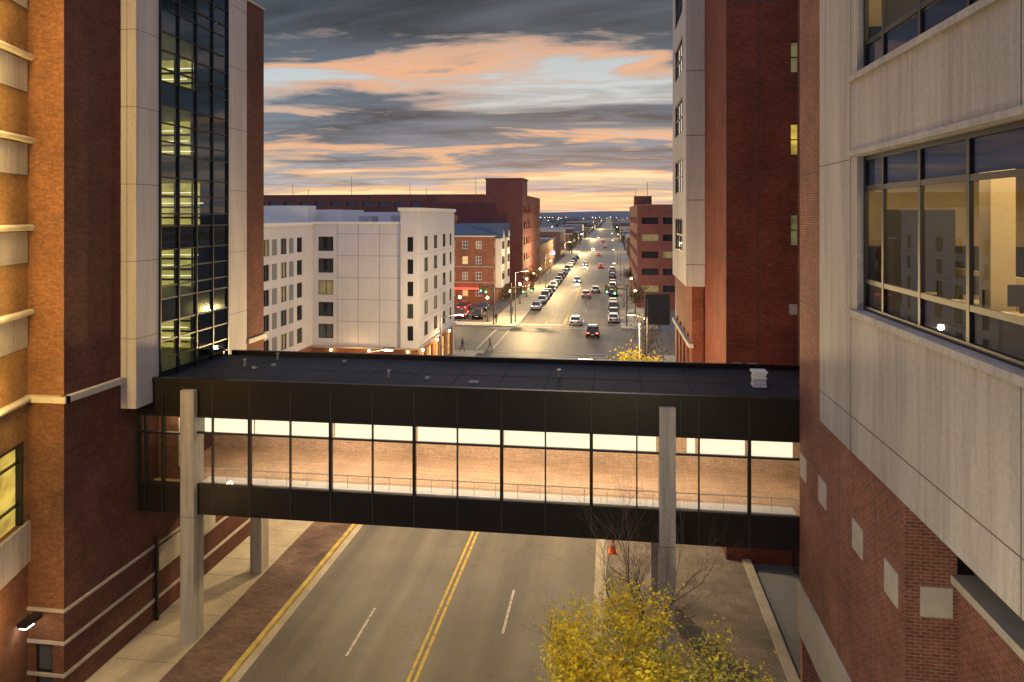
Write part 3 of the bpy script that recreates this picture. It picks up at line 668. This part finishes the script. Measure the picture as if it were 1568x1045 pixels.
def signal(x,y,dirx,arm):
    g=G('traffic_signal',(x,y,0))
    g.tube('pole',M['pole'],(0,0,0),(0,0,6.4),.13,.1); g.tube('mast_arm',M['pole'],(0,0,5.6),(dirx*arm,0,6.1),.08,.05)
    for q in (1,.6):
        xx=dirx*arm*q; z=5.1 if q==1 else 4.9
        g.box('housing',M['yellowp'],xx-.18,xx+.18,-.12,.12,z,z+1.05); g.box('backplate',M['frame'],xx-.3,xx+.3,.0,.03,z-.1,z+1.15)
        for k,mm in enumerate(('green','wdark','wdark')):
            g.tube('lens_'+mm,M[mm],(xx,-.13,z+.18+.33*k),(xx,-.17,z+.18+.33*k),.12 if mm=='green' else .11)
    g.done()
signal(-15.4,110,1,3.2); signal(2.4,110,-1,3.0); signal(-18,109,-1,2)
g=G('billboard_sign',(3.9,78,0)); g.tube('post',M['pole'],(0,0,0),(0,0,8),.14); g.box('panel',M['frame'],-.3,2.4,-.1,.1,5.2,8.6); g.box('face',M['wdark'],-.2,2.3,-.13,-.101,5.3,8.5); g.done()
g=G('bus_stop_sign',(4.3,62,0)); g.tube('post',M['pole'],(0,0,0),(0,0,3.4),.06); g.box('panel',M['frame'],-.5,.6,-.08,.08,1.2,4.2)
for k in range(4): g.box('panel_rows',M['wpaint'],-.35,.45,-.1,-.082,1.5+k*.65,1.8+k*.65)
g.done()
g=G('flag_pole',(2.6,66,0)); g.tube('pole',M['wpaint'],(0,0,0),(0,0,7),.06,.04); g.ball('finial',M['wpaint'],(0,0,7.05),.1); g.done()
for x,y in ((-.3,36.0),(-.3,26.2)):
    g=G('traffic_cone',(x+.4,y,.128)); g.box('base',M['cone'],-.22,.22,-.22,.22,0,.04); g.tube('cone',M['cone'],(0,0,.04),(0,0,.85),.17,.035,12); g.tube('stripe',M['wpaint'],(0,0,.38),(0,0,.5),.122,.10,12); g.done()
for x,y in ((-16.9,38.5),(-17,46)):
    g=G('bollard',(x,y,.128)); g.tube('post',M['stone'],(0,0,0),(0,0,.8),.14,.12,12); g.ball('cap',M['stone'],(0,0,.8),.13,10,.5); g.done()

# ------------------------------------------------------------------ cars
paints={'silver':(.45,.46,.48),'white':(.75,.76,.78),'black':(.02,.02,.022),'red':(.35,.03,.03),'blue':(.04,.08,.2),'grey':(.13,.14,.15)}
for k,v in paints.items():
    m,t,b=nt('car_paint_'+k); b.inputs['Base Color'].default_value=(*v,1); b.inputs['Roughness'].default_value=.25; b.inputs['Coat Weight'].default_value=.6; b.inputs['Metallic'].default_value=.2; M['p_'+k]=m
def car(x,y,rz,paint,lights='off',suv=False,z=0):
    g=G('suv' if suv else 'sedan_car',(x,y,z),rz)
    P=M['p_'+paint]; hr=1.62 if suv else 1.36; hb=.98 if suv else .88
    st=[(-2.2,.72,.45,.75),(-2.12,.84,.3,hb-.08),(-1.5,.9,.22,hb),(0,.91,.2,hb-.02),(1.0,.9,.22,hb-.06),(1.9,.84,.26,hb-.22),(2.2,.7,.38,.6)]
    def loft(part,m,rings):
        V,F,U,_=g.part(part,m); i=len(V); n=len(rings[0])
        for r in rings: V.extend(r)
        for a in range(len(rings)-1):
            for k in range(n):
                f=(i+a*n+k,i+a*n+(k+1)%n,i+(a+1)*n+(k+1)%n,i+(a+1)*n+k); F.append(f); U.extend([(0,0)]*4)
        for f in (tuple(i+k for k in range(n)),tuple(i+(len(rings)-1)*n+k for k in range(n))[::-1]): F.append(f); U.extend([(0,0)]*n)
    loft('body',P,[[(-w*.93,yy,z0),(w*.93,yy,z0),(w,yy,z0+.2),(w*1.0,yy,z1-.16),(w*.9,yy,z1),(-w*.9,yy,z1),(-w,yy,z1-.16),(-w,yy,z0+.2)] for yy,w,z0,z1 in st])
    rear=-2.0 if suv else -1.55
    gh=[(rear,.76,hb-.03),(rear+.45,.66,hr-.06),(-.4,.64,hr),(.3,.64,hr-.02),(1.15,.74,hb-.06)]
    loft('windows',M['wdark'],[[(-.8,yy,hb-.12),(.8,yy,hb-.12),(w,yy,zz),(-w,yy,zz)] for yy,w,zz in gh])
    loft('roof_panel',P,[[(-w,yy,zz-.03),(w,yy,zz-.03),(w*.95,yy,zz+.03),(-w*.95,yy,zz+.03)] for yy,w,zz in [(rear+.42,.67,hr-.06),(-.4,.655,hr),(.32,.655,hr-.02)]])
    for sx in (-1,1):
        for yy in (-1.35,1.4):
            g.tube('tyres',M['tyre'],(sx*.72,yy,.33),(sx*.93,yy,.33),.33,n=14); g.tube('rims',M['metal'],(sx*.92,yy,.33),(sx*.945,yy,.33),.2,n=10)
        g.tube('pillars',P,(sx*.79,1.1,hb-.08),(sx*.65,.3,hr-.02),.035,n=5); g.tube('pillars',P,(sx*.77,rear+.05,hb-.05),(sx*.665,rear+.45,hr-.06),.05,n=5); g.tube('pillars',P,(sx*.81,-.25,hb-.08),(sx*.66,-.25,hr-.01),.03,n=5)
        g.box('mirrors',P,sx*.98-.08,sx*.98+.08,.8,.92,hb-.05,hb+.09)
        on=lights!='off'
        g.box('headlights',M['head'] if lights in('on','front') else M['wgrey'],sx*.58-.15,sx*.58+.15,2.06,2.19,.56,.7)
        g.box('taillights',M['red'] if on else M['p_red'],sx*.62-.15,sx*.62+.15,-2.21,-2.08,.68,.84)
    g.box('number_plate',M['wpaint'],-.26,.26,-2.22,-2.2,.5,.62)
    g.done(smooth=('body',))
    if lights=='front' and y<400: light(g,'SPOT',(0,2.4,.65),1500,(1,.93,.8),.1,rot=(math.radians(80),0,0),name='headlight_beam')
away=0; tow=math.pi
car(-2.5,100.8,away,'black','on',True); car(-5.4,111.3,away,'white','off'); car(-5.1,149,away,'silver','on'); car(-8.4,181,tow,'silver','front'); car(-3.3,158,tow+.0,'white','off')
car(-3.2,231,away,'red','on'); car(-8.6,240,tow,'grey','front'); car(-5.0,300,away,'silver','on'); car(-3,380,away,'black','on'); car(-8.6,350,tow,'white','front'); car(-5,460,away,'black','on'); car(-9,520,tow,'white','front'); car(-4,620,away,'red','on')
cols=['white','silver','grey','black','white','blue','silver','red','grey','white','silver']
car(-13.4,128.5,tow+.05,'white')
for i,y in enumerate((138,144.5,151,159,166,173,182,190,199,208,220,234,247,262,280)): car(-13.25,y,tow,cols[i%11],suv=i%3==1)
for i,y in enumerate((115,122,129,136,152,166,175,196,215)): car(.45,y,away,cols[(i+1)%11] if i else 'white',suv=i%3==2)
for i,(x,y) in enumerate(((-21.5,115.5),(-24.5,115.8),(-27.5,116),(-30.5,115.6),(-26,125),(-22.6,125.5),(-31,125))): car(x,y,math.pi if i%2 else 0,['black','red','grey','silver','red','blue','white'][i],suv=i%2==0,z=.06,lights='on' if i in(1,4) else 'off')

# ------------------------------------------------------------------ people
skin=mat('skin',(.45,.27,.2),.6,.05,bmp=0); coat=[mat('coat_dark',(.03,.035,.05),.8,.1,bmp=0),mat('coat_tan',(.25,.17,.1),.8,.1,bmp=0)]; jean=mat('trousers',(.04,.05,.09),.8,.1,bmp=0); hair=mat('hair',(.03,.02,.015),.7,.1,bmp=0)
def person(x,y,rz,ct,st=.3):
    V=[(0,0,.95),(0,.01,1.2),(0,0,1.42),(0,.01,1.52),(0,.03,1.63),(0,.03,1.74)]
    Rr=[.14,.13,.15,.055,.085,.075]; E=[(0,1),(1,2),(2,3),(3,4),(4,5)]
    def ch(root,pts):
        p=root
        for c,r in pts: V.append(c); Rr.append(r); E.append((p,len(V)-1)); p=len(V)-1
        return p
    for s in (-1,1):
        ch(0,[((s*.1,0,.88),.095),((s*.1,s*st*.5+.04,.5),.065),((s*.1,s*st,.09),.045),((s*.1,s*st+.14,.05),.04)])
        h=ch(2,[((s*.19,0,1.40),.065),((s*.24,-s*st*.35,1.14),.045),((s*.25,-s*st*.5+.08,.9),.034),((s*.25,-s*st*.5+.11,.83),.03)])
        for q in range(4): ch(h,[((s*(.235+.008*q),-s*st*.5+.10+.016*q,.76),.009),((s*(.23+.008*q),-s*st*.5+.115+.016*q,.73-.01*(q%2)),.008)])
    me=bpy.data.meshes.new('body'); me.from_pydata(V,E,[]); o=bpy.data.objects.new('tmp',me); sc.collection.objects.link(o)
    md=o.modifiers.new('s','SKIN')
    for i,sv in enumerate(me.skin_vertices[0].data): sv.radius=(Rr[i],Rr[i]); sv.use_root=(i==0)
    su=o.modifiers.new('u','SUBSURF'); su.levels=1; su.render_levels=1
    dg=bpy.context.evaluated_depsgraph_get(); m2=bpy.data.meshes.new_from_object(o.evaluated_get(dg)); bpy.data.objects.remove(o)
    for mm in (skin,ct,jean,hair): m2.materials.append(mm)
    for p in m2.polygons:
        c=p.center; p.use_smooth=True
        p.material_index=0 if (c.z>1.5 or (abs(c.x)>.2 and c.z<.88)) else (1 if c.z>.86 else 2)
        if c.z>1.5 and (c.z>1.71 or c.y<0): p.material_index=3
    e=bpy.data.objects.new('pedestrian',None); sc.collection.objects.link(e); e.location=(x,y,.127); e.rotation_euler=(0,0,rz)
    o=bpy.data.objects.new('body',m2); sc.collection.objects.link(o); o.parent=e
try:
    person(-18.2,86.6,1.6,coat[0]); person(-14.9,87.3,-1.2,coat[1]); person(-17.6,109,.3,coat[0]); person(-16.4,118,.2,coat[0]); person(3.4,79,0,coat[0])
except Exception as ex: print('person fail',ex)

# ------------------------------------------------------------------ trees
def tree(name,x,y,h,spread,seed,leafn,size,zr,mats,bias=None,cr=.45,lev=4,tr=.017):
    q=random.Random(seed); g=G(name,(x,y,.12)); tips=[]
    def br(p,d,L,r,l):
        n=3; 
        for k in range(n):
            d2=(d+Vector((q.gauss(0,.13),q.gauss(0,.13),q.gauss(0,.08)+.03))).normalized(); p2=p+d2*L/n; r2=r*(1-.14)
            g.tube('branches' if l else 'trunk',M['bark'],p,p2,r,r2,6 if l<2 else 4,cap=False); p,d,r=p2,d2,r2
            if l>=lev-2: tips.append((p.copy(),l))
            if l>0 and k<n-1 and l<lev:
                dd=(d+Vector((q.uniform(-1,1),q.uniform(-1,1),q.uniform(-.3,.6)))*.9).normalized(); br(p,dd,L*.55,r*.55,l+1)
        if l<lev:
            for k in range(4 if l==0 else 2+(q.random()<.4)):
                an=q.uniform(0,6.28) if l else k*1.57+q.uniform(-.4,.4)
                s_=spread*(.75 if l==0 else .6)
                dd=(d*.9+Vector((math.cos(an)*s_,math.sin(an)*s_,q.uniform(0,.5)))).normalized(); br(p,dd,L*(.78 if l else .72),r*.62,l+1)
    br(Vector((0,0,0)),Vector((0,0,1)),h*.3,h*tr,0)
    cand=[p for p,l in tips if zr[0]<p.z<zr[1] and (bias is None or q.random()<bias(p))]
    for i in range(leafn):
        if not cand: break
        c=q.choice(cand); 
        c=c+Vector((q.gauss(0,cr),q.gauss(0,cr),q.gauss(0,cr*.75)))
        s_=size*q.uniform(.6,1.3)
        a1=Vector((q.gauss(0,1),q.gauss(0,1),q.gauss(0,.6))).normalized(); b1=a1.cross(Vector((q.gauss(0,1),q.gauss(0,1),q.gauss(0,1)))).normalized()
        m=mats(c,q); g.poly('leaves_'+m,M[m],[c-a1*s_,c-b1*s_*.5,c+a1*s_,c+b1*s_*.5])
    g.done()
tree('yellow_street_tree',.75,18.9,7.7,.95,11,17000,.066,(2.4,6.1),lambda c,q:('leafY' if q.random()<.86 else 'leafG'),lambda p:(.8 if p.x<1.0 else .3)*(.0 if p.x<-2.4 else 1),cr=.17,lev=5)
tree('yellowgreen_street_tree',3.4,18.8,7.4,.95,5,8500,.06,(2.2,5.9),lambda c,q:('leafY' if q.random()<.4 else 'leafG'),lambda p:.5,cr=.2,lev=5)
tree('bare_street_tree',.9,24.0,8.6,.85,21,0,.1,(0,1),None,lev=5,tr=.013)
tree('yellow_street_tree',1.6,57,6.6,.9,8,3500,.14,(3,7),lambda c,q:'leafY' if q.random()<.8 else 'leafG',cr=.5)
tree('bare_street_tree',3.2,72,7.2,.9,31,200,.14,(3,7),lambda c,q:'leafBr',lev=5)
tree('bare_street_tree',3.6,82,7.0,.9,32,200,.14,(3,7),lambda c,q:'leafBr',lev=5)
for i,(x,y) in enumerate(((-17.3,124),(-17.3,155),(3.9,118),(3.9,170))):
    tree('street_tree',x,y,5+i%3,.8,40+i,500,.2,(2.5,8),lambda c,q:q.choice(['leafD','leafBr','leafBr']),cr=.6,lev=3)

# ------------------------------------------------------------------ world
w=bpy.data.worlds.new('World'); sc.world=w; w.use_nodes=True; t=w.node_tree; t.nodes.clear()
out=N(t,'ShaderNodeOutputWorld'); sky=N(t,'ShaderNodeTexSky'); sky.sky_type='NISHITA'; sky.sun_disc=False
sky.sun_elevation=math.radians(2); sky.sun_rotation=math.radians(-4)
b1=N(t,'ShaderNodeBackground'); b1.inputs[1].default_value=.006; t.links.new(sky.outputs[0],b1.inputs[0])
tc=N(t,'ShaderNodeTexCoord'); sp=N(t,'ShaderNodeSeparateXYZ'); t.links.new(tc.outputs['Generated'],sp.inputs[0])
x_,y_,z_=sp.outputs
zz=mth(t,'MAXIMUM',z_,0.0); zd=mth(t,'ADD',zz,.06)
cx=mth(t,'DIVIDE',x_,zd); cy=mth(t,'DIVIDE',y_,zd)
cb=N(t,'ShaderNodeCombineXYZ'); t.links.new(mth(t,'MULTIPLY',cx,.5),cb.inputs[0]); t.links.new(cy,cb.inputs[1]); cb.inputs[2].default_value=5.1
n1=N(t,'ShaderNodeTexNoise'); n1.inputs['Scale'].default_value=.62; n1.inputs['Detail'].default_value=9; n1.inputs['Roughness'].default_value=.54; n1.inputs['Distortion'].default_value=.4; t.links.new(cb.outputs[0],n1.inputs['Vector'])
n2=N(t,'ShaderNodeTexNoise'); n2.inputs['Scale'].default_value=2.0; n2.inputs['Detail'].default_value=8; n2.inputs['Roughness'].default_value=.6; n2.inputs['Distortion'].default_value=.6; t.links.new(cb.outputs[0],n2.inputs['Vector'])
cl=mth(t,'ADD',mth(t,'MULTIPLY',n1.outputs[0],.68),mth(t,'MULTIPLY',n2.outputs[0],.32))
cl=mth(t,'ADD',cl,ramp(t,zz,[(0,.03),(.03,.0),(.06,.0),(.12,.06),(.17,.0),(.22,.04),(.29,.12)]))
cover=ramp(t,cl,[(.43,0),(.55,1)])
gap=ramp(t,zz,[(0,(.95,.70,.36)),(.03,(1.0,.80,.42)),(.07,(.92,.70,.46)),(.11,(.60,.56,.52)),(.18,(.56,.61,.62)),(.32,(.33,.40,.46))])
dark=ramp(t,zz,[(0,(.46,.38,.34)),(.035,(.34,.31,.32)),(.08,(.16,.175,.21)),(.15,(.085,.105,.135)),(.24,(.06,.073,.092)),(.32,(.045,.055,.07))])
dark=mix(t,1,dark,ramp(t,n2.outputs[0],[(.35,.6),(.65,1.7)]),'MULTIPLY')
colr=mix(t,cover,gap,dark)
edge=ramp(t,cl,[(.43,0),(.475,1),(.495,1),(.54,0)])
warm=ramp(t,zz,[(0,.5),(.1,.9),(.2,.9),(.27,.3),(.35,0)])
n3=N(t,'ShaderNodeTexNoise'); n3.inputs['Scale'].default_value=.55; n3.inputs['Detail'].default_value=2; t.links.new(cb.outputs[0],n3.inputs['Vector'])
em=mth(t,'MULTIPLY',mth(t,'MULTIPLY',edge,warm),ramp(t,n3.outputs[0],[(.42,.05),(.54,1)]))
colr=mix(t,em,colr,(.86,.45,.25))
up=ramp(t,z_,[(.33,0),(.6,1)]); colr=mix(t,up,colr,(.52,.56,.72))
bk=ramp(t,mth(t,'MULTIPLY',y_,-1),[(.05,0),(.5,1)]); colr=mix(t,bk,colr,(.46,.47,.60))
b2=N(t,'ShaderNodeBackground'); b2.inputs[1].default_value=1.0; t.links.new(colr,b2.inputs[0])
ad=N(t,'ShaderNodeAddShader'); t.links.new(b1.outputs[0],ad.inputs[0]); t.links.new(b2.outputs[0],ad.inputs[1]); t.links.new(ad.outputs[0],out.inputs[0])
s=bpy.data.lights.new('sun','SUN'); s.energy=.2; s.angle=math.radians(15); s.color=(1,.8,.6)
so=bpy.data.objects.new('sun',s); sc.collection.objects.link(so); so.rotation_euler=(math.radians(-84),0,math.radians(4))

# ------------------------------------------------------------------ camera
cam=bpy.data.cameras.new('camera'); co=bpy.data.objects.new('camera',cam); sc.collection.objects.link(co)
co.location=(0,0,17); co.rotation_euler=(math.radians(90),0,math.radians(7.9)); cam.sensor_width=36; cam.lens=25.03; cam.shift_y=-.1228; cam.clip_start=.1; cam.clip_end=30000
sc.camera=co
sc.view_settings.view_transform='Standard'; sc.view_settings.look='None'; sc.view_settings.exposure=0
